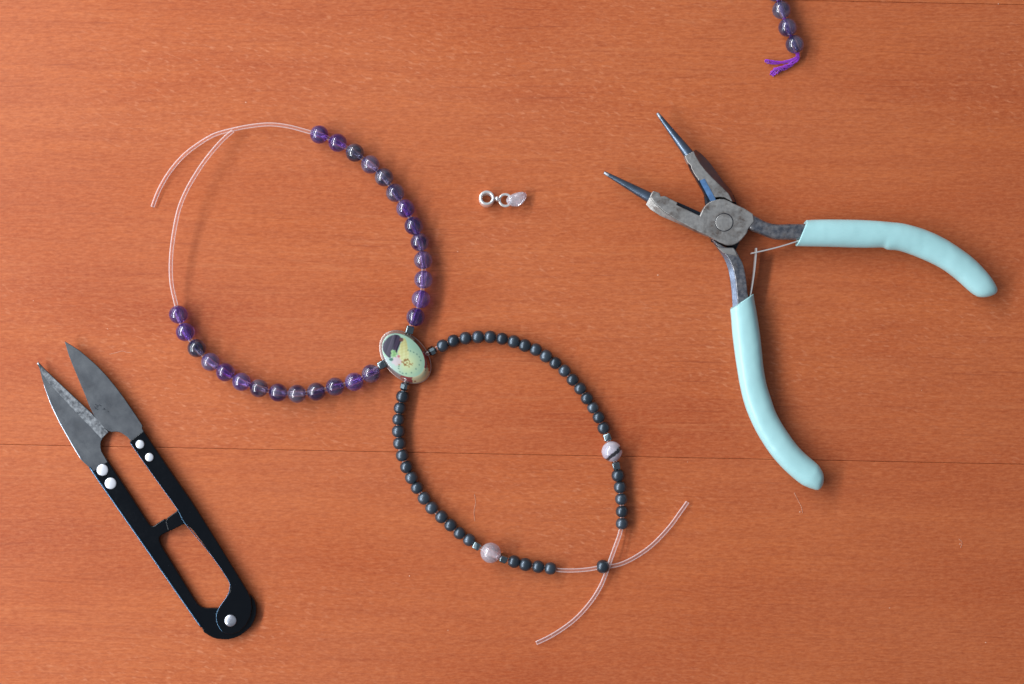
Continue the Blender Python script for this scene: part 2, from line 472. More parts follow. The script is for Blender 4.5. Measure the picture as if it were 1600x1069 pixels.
cordpts += [at(x, y, z) for x, y, z in [(275,475.7,17),(267.8,440.9,22),(267.2,403.2,26),(271.6,365.5,29),(279.4,327.8,31),(291,298.8,31),(304,275.7,30),(321.4,249.6,27),(344.6,222,22),(364,204.5,18.8)]]
obj('elastic_cord', tube(catmull(cordpts, 6), 3.1 * PX, 20), M_CORD, br1)

# ------------------------------------------------------------ hematite bracelet
br2 = thing('hematite_bracelet', 'unfinished bracelet of small matte black beads with two pale round accent beads', 'bracelet', at(800, 700, 0))
up = [(691.8,540.2),(708.6,532.6),(727.5,528.5),(747,526.6),(766,526.6),(784.6,529.4),(802.9,533.9),(820.1,539.9),(837.3,546.4),(853.1,556.6),(867.9,567.4),(882.1,579.4),(894.8,593.5),(906.7,607.3),(917.2,622.5),(926.5,637.2),(935.6,652.3),(943.2,669)]
up2 = [(965.7,743.1),(968.9,761.4),(970.7,780),(971.8,799.2),(971.8,818.3)]
lo = [(628.9,619.8),(624.7,637.8),(622.4,655.5),(622.4,674),(624.1,692.8),(628.3,711.8),(635.1,729.8),(642.9,746.6),(651.6,762.3),(662.8,778.6),(674.6,793.7),(689.8,807.8),(704.1,820.7),(718.1,833.3),(733.2,843.7)]
lo2 = [(803.2,877.6),(821,882.1),(840.9,885.6),(860.1,888.3)]
Z2 = 9.8
def A2(l): return [at(x, y, Z2) for x, y in l]
facR, facL = at(675.5, 548.2, 11), at(632.4, 603.8, 11)
c1, ag, c2 = at(949.5, 683.6, 12), at(956, 705.6, 16), at(962.9, 727.4, 12)
c3, rq, c4 = at(745.3, 852.7, 12), at(766.6, 863.9, 16), at(786.6, 872.5, 12)
chainU = [facR] + A2(up) + [c1, ag, c2] + A2(up2)
chainL = [facL] + A2(lo) + [c3, rq, c4] + A2(lo2)
small = {16}
for ch, kinds in ((chainU, ['f'] + ['h'] * 18 + ['c', 'a', 'c'] + ['h'] * 5), (chainL, ['f'] + ['h'] * 15 + ['c', 'q', 'c'] + ['h'] * 4)):
    tg = tangents(ch)
    for i, (p, k) in enumerate(zip(ch, kinds)):
        if k == 'h':
            place('hematite_bead', ME_HEM, br2, p, tg[i], random.uniform(0, 6), scale=random.uniform(0.96, 1.03) * (0.9 if (ch is chainU and i == 16) else 1))
        elif k == 'c': place('cube_bead', ME_CUBE, br2, p, tg[i], random.uniform(0.0, 0.5), scale=0.95)
        elif k == 'f': place('faceted_bead', ME_FACET, br2, p, tg[i], 0.5)
        elif k == 'a': 
            o = place('agate_bead', ME_BAND, br2, p, (1, 0, 0), 0.0, label='pale lilac agate bead crossed by a black band')
        else: place('quartz_bead', ME_BIG, br2, p, tg[i], 1.0, label='cloudy pale pink rose quartz bead')
loose = at(941.9, 885.3, 9.9)
place('hematite_bead', ME_HEM, br2, loose, (1, 0.05, 0), 1.0, scale=1.06, label='single black bead at the crossing of the cord ends')
med2 = at(646, 570, 11)
cp = [at(x, y, z) for x, y, z in [(838,1005,3.5),(858,995.5,3.5),(880,982,3.5),(902,964.5,3.5),(922,942,3.6),(937,919,4),(946.5,897,6.5),(955,872,14),(963,850,13),(968.6,834,11)]]
cp += chainU[::-1] + [med2] + chainL
cp += [at(x, y, z) for x, y, z in [(875,891,8.5),(893,891.5,8),(912,890.5,8),(928,888.3,9.2)]] + [loose] + [at(x, y, z) for x, y, z in [(957,884.5,7.8),(975,879.5,5),(997,868,3.8),(1020,851,3.5),(1045,825,3.5),(1062,802,3.5),(1074.5,784.5,3.5)]]
obj('elastic_cord', tube(catmull(cp, 6), 3.2 * PX, 20), M_CORD, br2)

# ------------------------------------------------------------ medallion bead
def in_poly(x, y, poly):
    c = False; n = len(poly); j = n - 1
    for i in range(n):
        xi, yi = poly[i]; xj, yj = poly[j]
        if (yi > y) != (yj > y) and x < (xj - xi) * (y - yi) / (yj - yi) + xi: c = not c
        j = i
    return c
def lin(c): return tuple((v / 255 / 12.92) if v / 255 <= 0.04045 else ((v / 255 + 0.055) / 1.055) ** 2.4 for v in c)
def lerp(a, b, t): t = max(0, min(1, t)); return tuple(x + (y - x) * t for x, y in zip(a, b))
DARK = smooth_poly([(288,410),(305,345),(362,278),(440,250),(497,272),(505,330),(492,375),(470,430),(455,470),(430,440),(405,440),(395,480),(378,530),(335,500),(302,455)], 4)
YEL = smooth_poly([(498,370),(525,330),(545,290),(566,312),(580,360),(592,420),(605,480),(590,540),(545,565),(500,545),(478,490),(470,455),(490,420)], 4)
LEAF = [(385,455),(405,425),(420,450),(440,430),(445,462),(470,480),(445,500),(455,525),(425,515),(405,540),(398,505),(375,500),(395,480)]
DOTS = [(590,437),(620,447),(660,463),(698,486),(728,518),(742,560),(727,612),(686,662),(633,707),(571,718),(527,713),(495,695),(480,655),(484,628)]
def artwork(u, v):
    """u, v: enlarged photo units of the little printed picture"""
    c = lerp((158, 192, 166), (212, 216, 158), 1 - math.hypot(u - 590, v - 590) / 190)
    c = lerp(c, (176, 190, 190), (560 - u) / 260 if v > 520 else 0)
    wv = 6 * math.sin(u * 0.13) + 5 * math.sin(v * 0.17 + u * .05)
    if math.hypot(u - 460, v - 560) < 62 + wv: c = lerp(c, (214, 176, 190), 0.6)
    if in_poly(u, v, YEL): c = lerp((186, 178, 116), (208, 210, 156), (v - 300) / 250 + wv * .03)
    if in_poly(u, v, DARK): c = lerp((38, 30, 46), (84, 70, 88), 0.35 + 0.25 * math.sin(u * 0.09 + v * 0.03) + 0.2 * math.sin(u * .21 + v * .08))
    if math.hypot(u - 512, v - 312) < 24: c = (104, 66, 62)
    if in_poly(u, v, LEAF): c = lerp((112, 156, 98), (150, 186, 128), 0.5 + wv * .06)
    if math.hypot((u - 392) / 1.4, v - 548) < 18: c = (62, 104, 84)
    if math.hypot(u - 482, v - 510) < 16: c = (186, 112, 118)
    r = math.hypot(u - 578, v - 585)
    if abs(r - 34 - wv) < 6 or math.hypot(u - 580, v - 588) < 9: c = (146, 110, 66)
    for a, b_, s in ((625, 604, 10), (647, 596, 7), (606, 636, 8), (522, 578, 11), (540, 590, 8), (487, 610, 9), (640, 615, 6), (560, 545, 7)):
        if math.hypot(u - a, v - b_) < s: c = (160, 120, 74)
    for a, b_ in DOTS:
        if math.hypot(u - a, v - b_) < 8: c = (92, 124, 114)
    return c
def medallion():
    root = thing('medallion_bead', 'oval ceramic style bead printed with a small cream and green picture joining the two bracelets', 'bead', at(633, 557, 0))
    th0 = R(-47)  # long axis runs down to the right
    bm = bmesh.new(); cl = bm.loops.layers.float_color.new('print')
    NA, rows = 132, []
    def ring(cx, cy, a, b, z):
        out = []
        for k in range(NA):
            t = 2 * math.pi * k / NA
            x = a * math.cos(t); y = b * math.sin(t)
            X = x * math.cos(-th0) - y * math.sin(-th0); Y = x * math.sin(-th0) + y * math.cos(-th0)
            out.append((cx + X, cy + Y, z))
        return out
    FC = (630.3, 555.3)
    spec = []
    for i in range(1, 41):
        t = i / 40; spec.append((FC, 38.5 * t, 26.5 * t, 27.5 - 5 * t ** 2.4, 'face'))
    C1 = (633.2, 557.8)
    for i in range(1, 13):
        t = i / 12; cx = FC[0] + (C1[0] - FC[0]) * t; cy = FC[1] + (C1[1] - FC[1]) * t
        spec.append(((cx, cy), 38.5 + 8 * t ** 0.75, 26.5 + 4.8 * t ** 0.75, 22.5 - 10.5 * t ** 1.5, 'side'))
    spec.append((C1, 47.2, 32, 11, 'rim')); spec.append((C1, 47.2, 32, 8.5, 'rim')); spec.append((C1, 46, 31, 7, 'rim'))
    for t in (0.5, 1): spec.append((C1, 46 - 16 * t, 31 - 14 * t, 7 - 7 * t ** .6, 'under'))
    info = {}
    cv = bm.verts.new(at(FC[0], FC[1], 27.5)); info[cv] = (FC[0], FC[1], 'face')
    for (c, a, b, z, kind) in spec:
        rr = []
        for x, y, zz in ring(c[0], c[1], a, b, z):
            v = bm.verts.new(at(x, y, zz)); info[v] = (x, y, kind); rr.append(v)
        rows.append(rr)
    for k in range(NA): bm.faces.new((cv, rows[0][k], rows[0][(k + 1) % NA]))
    for r0, r1 in zip(rows, rows[1:]):
        for k in range(NA): bm.faces.new((r0[k], r1[k], r1[(k + 1) % NA], r0[(k + 1) % NA]))
    bm.faces.new(rows[-1])
    for f in bm.faces:
        for lp in f.loops:
            x, y, kind = info[lp.vert]
            u, v = (x - 560) * 7.6375, (y - 490) * 7.6375
            if kind == 'face': c = tuple(sum(q) / 5 for q in zip(*[artwork(u + a, v + b_) for a, b_ in ((0, 0), (5, 1), (-5, -1), (1, 5), (-1, -5))]))
            elif kind == 'side':
                a = math.degrees(math.atan2(y - C1[1], x - C1[0])) + 4 * math.sin(x) + 3 * math.sin(y * 1.3)
                if -62 < a < -18: c = (58, 40, 42)
                elif -18 <= a < 28: c = (124, 36, 34)
                elif 28 <= a < 72: c = (190, 178, 140)
                elif 72 <= a < 100: c = (136, 62, 60)
                elif 100 <= a < 165 or a > 165 or a < -160: c = (120, 118, 118)
                elif -160 <= a < -100: c = (120, 116, 112)
                else: c = (118, 116, 104)
            elif kind == 'rim': c = (140, 104, 94)
            else: c = (170, 150, 140)
            lp[cl] = (*lin(c), 1)
    m = mat('printed_glaze', rough=0.12); t = NT(m)
    ca = t.n('ShaderNodeVertexColor', layer_name='print'); t.l(ca.outputs['Color'], t.b.inputs['Base Color'])
    t.b.inputs['Coat Weight'].default_value = 0.8; t.b.inputs['Coat Roughness'].default_value = 0.05
    obj('glazed_body', bm, m, root)
    # thin raised metal edge
    pts = [at(x, y, 9.5) for x, y, _ in ring(C1[0], C1[1], 47, 31.8, 9)]
    bm = bmesh.new(); rings = []
    for i, p in enumerate(pts):
        tt = (pts[(i + 1) % NA] - pts[i - 1]).normalized(); n = Vector((0, 0, 1)).cross(tt)
        rings.append([bm.verts.new(p + (n * math.cos(a) + Vector((0, 0, 1)) * math.sin(a)) * 1.3 * PX) for a in [2 * math.pi * j / 8 for j in range(8)]])
    for i in range(NA):
        for j in range(8):
            bm.faces.new((rings[i][j], rings[i][(j + 1) % 8], rings[(i + 1) % NA][(j + 1) % 8], rings[(i + 1) % NA][j]))
    obj('metal_edge', bm, mat('rose_metal_edge', (0.50, 0.36, 0.32), 0.3, 0.8), root)
medallion()

# ------------------------------------------------------------ bead strand leaving the top edge
st = thing('bead_strand', 'bluish purple bead strand with violet thread tail at the top edge', 'bead strand', at(1225, 30, 0))
sp = [(1200,-66),(1204,-39),(1211,-12),(1220.9,15.5),(1230.5,43.2),(1241.8,69.4)]
pts = [at(x, y, 14.4) for x, y in sp]
for i, (p, tg) in enumerate(zip(pts, tangents(pts))):
    place('amethyst_bead', ME_AM, st, p, tg, random.uniform(0, 6), (0.18, 0.17, 0.38) if i % 2 else (0.20, 0.12, 0.42))
def strandset(core, n, spread0, spread1, rad):
    bm = bmesh.new(); cs = catmull(core, 8)
    for k in range(n):
        a0 = 2 * math.pi * k / n; path = []
        for i, p in enumerate(cs):
            t = i / (len(cs) - 1); s = spread0 + (spread1 - spread0) * t ** 2
            a = a0 + t * 7 + 0.5 * math.sin(k * 2.3 + t * 5); s *= 0.75 + 0.25 * math.sin(t * 14 + k)
            path.append(p + Vector((math.cos(a) * s, math.sin(a) * s, math.sin(a + 1) * s * 0.6)) * PX)
        tube(path, rad * PX, 6, True, bm)
    return bm
full = pts + [at(1246.5, 86, 9), at(1244, 95, 6)]
obj('thread', strandset(pts + [at(1245, 80, 11), at(1247, 89, 8), at(1241, 98, 6)], 5, 1.8, 3.0, 1.1), M_THREAD, st)
obj('thread_tail', strandset([at(1245, 92, 7), at(1236, 101, 6), at(1225, 106.5, 5), at(1216, 110, 5), at(1209, 113, 4)], 12, 3.0, 6.2, 1.0), M_THREAD, st)
obj('thread_tail', strandset([at(1245, 91, 8), at(1233, 95.5, 6), at(1219, 97.5, 5), at(1206, 97.5, 4), at(1197, 96.5, 4)], 6, 2.0, 3.4, 1.0), M_THREAD, st)

# ------------------------------------------------------------ charm
ch = thing('charm', 'tiny silver charm with round bail and pale pink crystal chip', 'charm', at(785, 312, 0))
def torus_prof(ro, ri, h):
    rm = (ro + ri) / 2; rw = (ro - ri) / 2
    sg = lambda v: abs(v) ** 0.55 * (1 if v >= 0 else -1)
    return [(rm + rw * sg(math.cos(a)), h * sg(math.sin(a))) for a in [2 * math.pi * j / 24 for j in range(24)]]
me = mesh_of(lathe(torus_prof(12.3, 7.3, 7.5), 40), 'bail_ring', M_SILVER)
o = place('bail_ring', me, ch, at(760.5, 311, 8), Vector((0.05, 0.22, 1)))
me = mesh_of(lathe(torus_prof(11.2, 7.4, 2.0), 40), 'jump_ring', M_SILVER)
place('jump_ring', me, ch, at(789.8, 313, 6), Vector((0.05, 0.15, 1)))
bm = bmesh.new(); bmesh.ops.create_uvsphere(bm, u_segments=16, v_segments=10, radius=4.2 * PX)
for v in bm.verts: v.co += at(776.8, 310.8, 9)
obj('link_ball', bm, M_SILVER, ch)
def chip():
    out = smooth_poly([(790.7,313.5),(794,307),(800,303.5),(809,300.5),(817.5,299.9),(822.6,304),(822.4,309.5),(816.5,318),(809.4,322.4),(801.2,322.6),(794,319.5)], 4)
    bm = bmesh.new(); cx = sum(p[0] for p in out) / len(out); cy = sum(p[1] for p in out) / len(out)
    rows = []
    for s, z in ((0.25, 3.5), (0.75, 3.8), (0.95, 6), (1.0, 9), (0.93, 12.5), (0.72, 15), (0.35, 16.5)):
        rows.append([bm.verts.new(at(cx + (x - cx) * s, cy + (y - cy) * s, z + 0.9 * math.sin((x - cx) * .22) * s)) for x, y in out])
    n = len(out)
    for r0, r1 in zip(rows, rows[1:]):
        for k in range(n): bm.faces.new((r0[k], r0[(k + 1) % n], r1[(k + 1) % n], r1[k]))
    bm.faces.new(rows[0]); bm.faces.new(rows[-1])
    obj('crystal_chip', bm, M_CHIP, ch)
chip()

# ------------------------------------------------------------ pliers
pl = thing('pliers', 'open round nose pliers with worn steel jaws and mint green dipped handles', 'pliers', at(1131, 347, 0))
halfB = [(1015.3,307.6),(1018.3,301),(1021,298),(1031.1,301.4),(1032.3,307),(1039,306),(1059.2,316.7),(1057.4,320.2),(1093.5,337.2),(1097.4,328.4),(1101,322.5),(1106.4,317.2),(1111.5,314.0),(1117.6,312.2),(1124,310.9),(1131,310.9),(1139,314),(1146.8,318.3),(1162.5,325),(1176.8,334.2),(1178.5,346),(1169.3,357.8),(1167.2,364),(1162.8,369.6),(1158.4,374.9),(1153.1,379.3),(1149,381.6),(1144.5,382.9),(1139,383.3),(1133.8,382.5),(1124,378.6),(1108.5,370),(1086.5,359.6),(1058.4,344.6),(1037.4,330.6),(1023.2,318)]
jb = bevel(obj('jaw_half', prism(halfB, 15, 32), M_PLIER, pl, label='upper half of the joint with the lower left jaw'), 1.6, 3)
# lower body of the left jaw, slot beside the cutter
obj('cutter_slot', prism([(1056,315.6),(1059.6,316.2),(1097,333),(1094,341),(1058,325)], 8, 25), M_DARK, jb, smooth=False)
bevel(obj('jaw_block', prism([(1011,320),(1019.5,302),(1058,322),(1104,340),(1112,368),(1087,359),(1060,346),(1033,335),(1018,325.5)], 4, 15), M_SHANK, jb), 1.5, 2)
def cone(tip, base, rt, rb, zt, zb, parent):
    a, b = at(*tip, zt), at(*base, zb); n = 10
    pts = [a + (b - a) * (i / n) for i in range(n + 1)]
    rad = [(rt + (rb - rt) * (i / n)) * PX for i in range(n + 1)]
    e = (b - a).normalized()
    pts = [a - e * 1.2 * PX] + pts + [b + e * 8 * PX]; rad = [rt * 0.55 * PX] + rad + [rb * PX]
    bm = tube(pts, rad, 24)
    o = obj('round_jaw', bm, [M_CONE, M_CONETIP], parent)
    d = (Vector(o.location) + wloc(parent))
    for p in o.data.polygons:
        w_ = d + p.center
        if (w_ - a).dot(e) < 0.13 * (b - a).length: p.material_index = 1
    return o
cone((944.5, 270), (1014.5, 308.6), 2.7, 8.4, 18, 20, jb)
def facet(name, inner, outer, z1, z2, z0, m, parent):
    """sloping side face between a top edge and a lower outer edge, closed below"""
    bm = bmesh.new(); n = len(inner)
    ii = [bm.verts.new(at(x, y, z1)) for x, y in inner]; oo = [bm.verts.new(at(x, y, z2)) for x, y in outer]
    ib = [bm.verts.new(at(x, y, z0)) for x, y in inner]; ob = [bm.verts.new(at(x, y, z0)) for x, y in outer]
    for k in range(n - 1):
        bm.faces.new((ii[k], ii[k + 1], oo[k + 1], oo[k])); bm.faces.new((oo[k], oo[k + 1], ob[k + 1], ob[k]))
        bm.faces.new((ii[k + 1], ii[k], ib[k], ib[k + 1])); bm.faces.new((ob[k], ob[k + 1], ib[k + 1], ib[k]))
    for k in (0, n - 1): bm.faces.new((ii[k], oo[k], ob[k], ib[k]))
    return bevel(obj(name, bm, m, parent, smooth=False), 0.5, 2)
facet('jaw_facet', [(1015.5,308.0),(1023,318),(1037,330.5),(1058,344.5),(1086,359.5),(1108,369.5)], [(1009.2,319.4),(1016.5,327.6),(1032.3,337.8),(1059.2,349.2),(1086.2,362.6),(1110.9,372.8)], 31.9, 26, 12, M_PLIER, jb)
# shank B to the right grip
shB = [(1172,332),(1180,336.6),(1187.6,341.0),(1194,344.6),(1200.5,347.2),(1208,349.3),(1217.7,350.2),(1235,349.6),(1275,349.2),(1275,374),(1245.7,374.0),(1213.4,373.6),(1206,371.9),(1200.5,369.8),(1192,366.2),(1185.4,363.4),(1168,357.5)]
o = bevel(obj('shank', prism(shB, 8, 30.5), M_SHANK, jb), 5.5, 4)
# half A (under): upper jaw + lower shank
blockA = [(1070,243.7),(1083.5,236.3),(1087,244),(1094,256),(1103,267.5),(1114,279),(1127,291),(1138.5,303),(1144.8,315.2),(1143,314.6),(1132,308.3),(1124,307.6),(1116,309),(1110,312),(1104.5,301),(1098,283),(1092,281.8),(1083.8,269.5),(1080.5,262.8),(1079.8,258.6),(1074.8,254.2)]
ja = bevel(obj('jaw_half', prism(blockA, 10, 31), M_PLIER, pl, label='under half of the joint with the upper jaw'), 1.8, 3)
facet('jaw_facet', [(1083.4,236.2),(1087,244),(1094,256),(1103,267.5),(1114,279),(1127,291),(1138.5,303),(1144.8,315.4)], [(1087.0,233.8),(1094.5,239.5),(1102.5,247.0),(1110.4,256.2),(1120,269),(1129.2,282.4),(1143.2,299),(1149.4,316.2)], 30.9, 20, 7, M_FLANK, ja)
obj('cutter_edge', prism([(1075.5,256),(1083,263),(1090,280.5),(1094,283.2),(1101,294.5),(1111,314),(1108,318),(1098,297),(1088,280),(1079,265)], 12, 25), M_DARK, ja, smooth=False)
bm = bmesh.new()
q = [(1093.0,282.4,30),(1100.8,279.2,30.6),(1118.6,312.2,30.6),(1110.8,316.0,30)]
vs = [bm.verts.new(at(x, y, z + 1.2)) for x, y, z in q]; vb = [bm.verts.new(at(x, y, 12)) for x, y, z in q]
bm.faces.new(vs); bm.faces.new(vb[::-1])
for i in range(4): bm.faces.new((vs[i], vb[i], vb[(i + 1) % 4], vs[(i + 1) % 4]))
obj('cutter_face', bm, M_BLUE, ja, smooth=False)  # the blue light this face reflects is put into its steel colour
cone((1027.5, 177.5), (1075.8, 240.5), 2.7, 8.2, 18, 20, ja)
obj('joint_plate', prism([(1100,300),(1146,305),(1155,330),(1160,368),(1150,390),(1112,378),(1105,340)], 6, 14.9), M_DARK, ja)  # near-black, painting in the shadow in the gaps around the disc
shA = [(1112.3,373.5),(1122,380),(1133,386.2),(1146.7,386.8),(1151,393),(1155.6,402),(1159.5,409),(1162.2,417),(1164.6,428),(1166.5,441),(1168.4,461),(1170,490),(1154,490),(1152.5,475),(1151,455),(1149.0,436.3),(1146,422),(1141.6,410.5),(1136,400.5),(1128.0,392.4),(1120,383)]
bevel(obj('shank', prism(shA, 6, 27), M_SHANK, ja), 1.6, 3)
facet('shank_facet', [(1116,377),(1120,383),(1128.0,392.4),(1136,400.5),(1141.6,410.5),(1146,422),(1149,436.3),(1151,455),(1152.5,475),(1154,490)], [(1112.3,374),(1118,384.5),(1125.6,395.4),(1130.4,402.5),(1134.2,410.5),(1138.1,422),(1140.6,436.3),(1143.1,455),(1144.4,475),(1145,490)], 26.6, 20, 6, M_FACET, ja)
bevel(obj('shank_face', prism([(1118,384.0),(1128,387.6),(1146.3,387.4),(1150.5,394),(1153.6,401.8),(1140,397.5),(1130,395.5)], 20, 28), M_PLIER, ja), 1.2, 2)
# pivot rivet: a disc inside a fine groove
bm = bmesh.new()
def disc(bm, x, y, z0, z1, r, n=40, dome=0.0):
    c = at(x, y, z1); rows = [[(r, z0), (r, z1 - 0.5 * (dome == 0))]]
    prof = [(r, z0), (r, z1 - 0.3)] + ([(r * math.cos(a), z1 - .3 + dome * math.sin(a)) for a in (0.3, 0.6, 0.9, 1.2, 1.45)] if dome else [(r - 0.4, z1)])
    prev = None
    for rr, z in prof:
        ring = [bm.verts.new((c.x + rr * PX * math.cos(2 * math.pi * k / n), c.y + rr * PX * math.sin(2 * math.pi * k / n), z * PX)) for k in range(n)]
        if prev:
            for k in range(n): bm.faces.new((prev[k], prev[(k + 1) % n], ring[(k + 1) % n], ring[k]))
        else: bm.faces.new(ring[::-1])
        prev = ring
    bm.faces.new(prev); return bm
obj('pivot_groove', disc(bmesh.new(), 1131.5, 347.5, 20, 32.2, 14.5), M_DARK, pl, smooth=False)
obj('pivot_rivet', disc(bmesh.new(), 1131.5, 347.5, 20, 32.5, 13.2), M_PLIER, pl, smooth=False)

def grip(pairs, h, z, mouth_h, parent):
    """rings from edge pairs; each ring a rounded section h high"""
    rows = []
    P = []
    N = len(pairs)
    la = catmull([(p[0][0], p[0][1], p[2] if len(p) > 2 else h) for p in pairs], 5)
    lb = catmull([(p[1][0], p[1][1], 0) for p in pairs], 5)
    bm = bmesh.new(); seg = 36
    def ring(L, Rr, hh, s=1.0, dz=0.0, push=Vector((0, 0, 0))):
        a = at(L.x, L.y, z); b = at(Rr.x, Rr.y, z); c = (a + b) / 2; d = (b - a) / 2 * s
        out = []
        for k in range(seg):
            t = 2 * math.pi * k / seg; ct, stt = math.cos(t), math.sin(t); e = 0.86
            out.append(bm.verts.new(c + push + d * (abs(ct) ** e * (1 if ct >= 0 else -1)) + Vector((0, 0, hh * s * PX * abs(stt) ** e * (1 if stt >= 0 else -1) + dz))))
        return out
    dirn = ((at(la[3].x, la[3].y) + at(lb[3].x, lb[3].y)) - (at(la[0].x, la[0].y) + at(lb[0].x, lb[0].y))).normalized()
    rows.append(ring(la[0], lb[0], h, 0.70, 0, dirn * 6 * PX))
    rows.append(ring(la[0], lb[0], h, 0.86, 0, dirn * 0.5 * PX))
    rows.append(ring(la[0], lb[0], h, 0.95))
    for i, (L, Rr) in enumerate(zip(la, lb)):
        if i == 0: 
            rows.append(ring(L, Rr, L.z, 1.0, 0, dirn * 1.2 * PX)); continue
        rows.append(ring(L, Rr, L.z))
    for r0, r1 in zip(rows, rows[1:]):
        for k in range(seg): bm.faces.new((r0[k], r0[(k + 1) % seg], r1[(k + 1) % seg], r1[k]))
    bm.faces.new(rows[0]); bm.faces.new(rows[-1])
    return obj('grip', bm, M_VINYL, parent)
G = 17
gB = [((1259.5,344.1),(1243,384.8)),((1266,343.7),(1256,385)),((1277,343.3),(1271,385.3)),((1300,343),(1298,385.9)),((1340,343.6),(1337,387.1)),((1370,345.2),(1366,387.2)),((1382,346.2),(1379,387)),((1392,347.2),(1387.5,390.3)),((1411.6,349.5),(1404,391.8)),((1440,357.2),(1425,398.5)),((1470.6,370.3),(1449,408.5)),((1499.1,387.8),(1473,420.8)),((1523.2,406.4),(1495,437.3)),((1541.5,425.6),(1509,450),16.5),((1551.5,439),(1519.5,458.8),15.5),((1556.9,448.8),(1528.5,463.7),13),((1557.8,455),(1538.5,464.6),9),((1555,459.5),(1546,463.2),4)]
gA = [((1141,482),(1177.2,458.8)),((1141.6,489),(1179,472)),((1142.6,499),(1182,488)),((1144.4,521.9),(1186.9,520)),((1147.5,547),(1190,547)),((1150.9,571),(1192.8,574)),((1155.8,600),(1197.5,600)),((1162,627),(1204,621)),((1170.5,651),(1211.2,642)),((1183,677),(1220.5,660)),((1198.4,702),(1232.2,678)),((1213,721),(1243.5,693.5)),((1231.5,740),(1257.5,708.5)),((1251,756),(1272,720.8)),((1262,761.5),(1279,727.5),16.5),((1271.5,764.8),(1285.2,738),14),((1277.5,765.8),(1286.8,747),10),((1281.5,763.5),(1286,755.5),5)]
grip(gB, G, 17.5, 0, pl); grip(gA, G, 17.5, 0, pl)
def leaf(a, b, thick, z0, z1, bend=0):
    (x0, y0), (x1, y1) = a, b; L = math.hypot(x1 - x0, y1 - y0); nx, ny = -(y1 - y0) / L, (x1 - x0) / L
    n = 10; A = []; B = []
    for i in range(n + 1):
        t = i / n; o_ = bend * math.sin(math.pi * t)
        x, y = x0 + (x1 - x0) * t + nx * o_, y0 + (y1 - y0) * t + ny * o_
        A.append((x + nx * thick / 2, y + ny * thick / 2)); B.append((x - nx * thick / 2, y - ny * thick / 2))
    return prism(A + B[::-1], z0, z1)
obj('spring_leaf', leaf((1174.2,395.8),(1256,373.5),1.9,10,24,1.6), M_SPRING, pl, smooth=False)
obj('spring_leaf', leaf((1182.2,387.5),(1171,470),1.9,8,22,-1.6), M_SPRING, pl, smooth=False)

# ------------------------------------------------------------ thread snips
sn = thing('thread_snips', 'open thread snips with grey steel blades and black lacquered handles on the left', 'scissors', at(230, 780, 0))
armLp = [(137.2,727.6),(164.5,714.6),(176,732),(200,768.5),(222,802.5),(233,819.2),(236,822.3),(240,822.2),(246,817.6),(253.4,812.9),(256,811.0),(260,812.2),(266,829.5),(258,833),(252,836.2),(248.6,839.3),(248.8,845),(252,853),(270,882),(290,914.5),(304,937),(309.5,944.5),(315,948.6),(322.2,950.3),(346,950.3),(372,930),(386,927.5),(393,931.5),(398,939),(400.4,949.3),(400,961),(396.8,970.9),(391.5,979.9),(383,987.6),(375,993.4),(365.4,997.4),(356,999.4),(347.7,999.4),(339,998.6),(332,996.5),(325,992.6),(318.2,988.2),(315.4,982),(313.3,979.5)]
armRp = [(202,690),(223.8,673.2),(262,730),(300,785),(340,848),(386.5,924),(392,936),(393.5,950),(391,964),(384.5,976.5),(374.5,986.5),(363,991.2),(355.6,991.6),(347.7,988.4),(343,983),(339.8,976.6),(337.9,970),(337.9,963.1),(339.2,957),(341.8,951),(349,940.5),(355.6,931.2),(358.8,924),(359.8,917.5),(358.8,911),(356.2,905),(330,867),(300,828),(289.5,818.6),(284,820.5),(268,829),(262.5,829),(258,815),(262,808.5),(270,803),(275.6,799),(277.0,796),(274,791.5),(240,744)]
hl = bevel(obj('handle_arm', prism(armLp, 0.5, 11), M_LACQ, sn, label='left black handle arm with the wide pivot plate'), 1.7, 3)
hr = bevel(obj('handle_arm', prism(armRp, 11.2, 15.5), M_LACQ, sn, label='right black handle arm lying on top at the pivot'), 1.5, 3)
# folded flange of the right arm, outer side down to the table
bevel(obj('flange', prism([(212,684),(223.2,674),(300,785.6),(386,924.5),(383,928),(376,922),(292,790)], 0.6, 11.1), M_LACQ, hr), 1, 2)
# rolled edge on the left arm, its blue highlight put into the colour
edge = [at(x, y, 11.2) for x, y in [(140.0,730.2),(180,787.6),(220,844.8),(262,905),(300,959.5),(314.5,980)]]
obj('edge_highlight', tube(catmull(edge, 4), 1.5 * PX, 12), M_EDGE, hl)
edge = [at(x, y, 15.6) for x, y in [(203.2,691.5),(240.6,744.5),(276.2,794),(289.8,818.4),(330.2,867.4),(356,905.2),(359.3,917.5),(355.2,931.4),(341.6,951.2),(338.2,963.1),(340.4,976.4),(348,987.6)]]
obj('edge_highlight', tube(catmull(edge, 4), 0.7 * PX, 8), M_EDGE, hr)  # added blue tube drawing the bevel highlight along the right arm's inner edge
bladeL = [(58.7,564.9),(70,577),(86.8,593),(114.8,619.2),(142.9,645.4),(158,661),(170,675.3),(164.5,680),(160.2,685.3),(157.4,690.5),(156.9,697),(158.2,705.2),(164,715),(168,722),(146,737),(135.5,727),(127.9,720),(115,699),(103.6,679),(93.5,661),(84.9,643.5),(77.5,627),(71.8,611.7),(66.5,595),(62.5,579.9)]
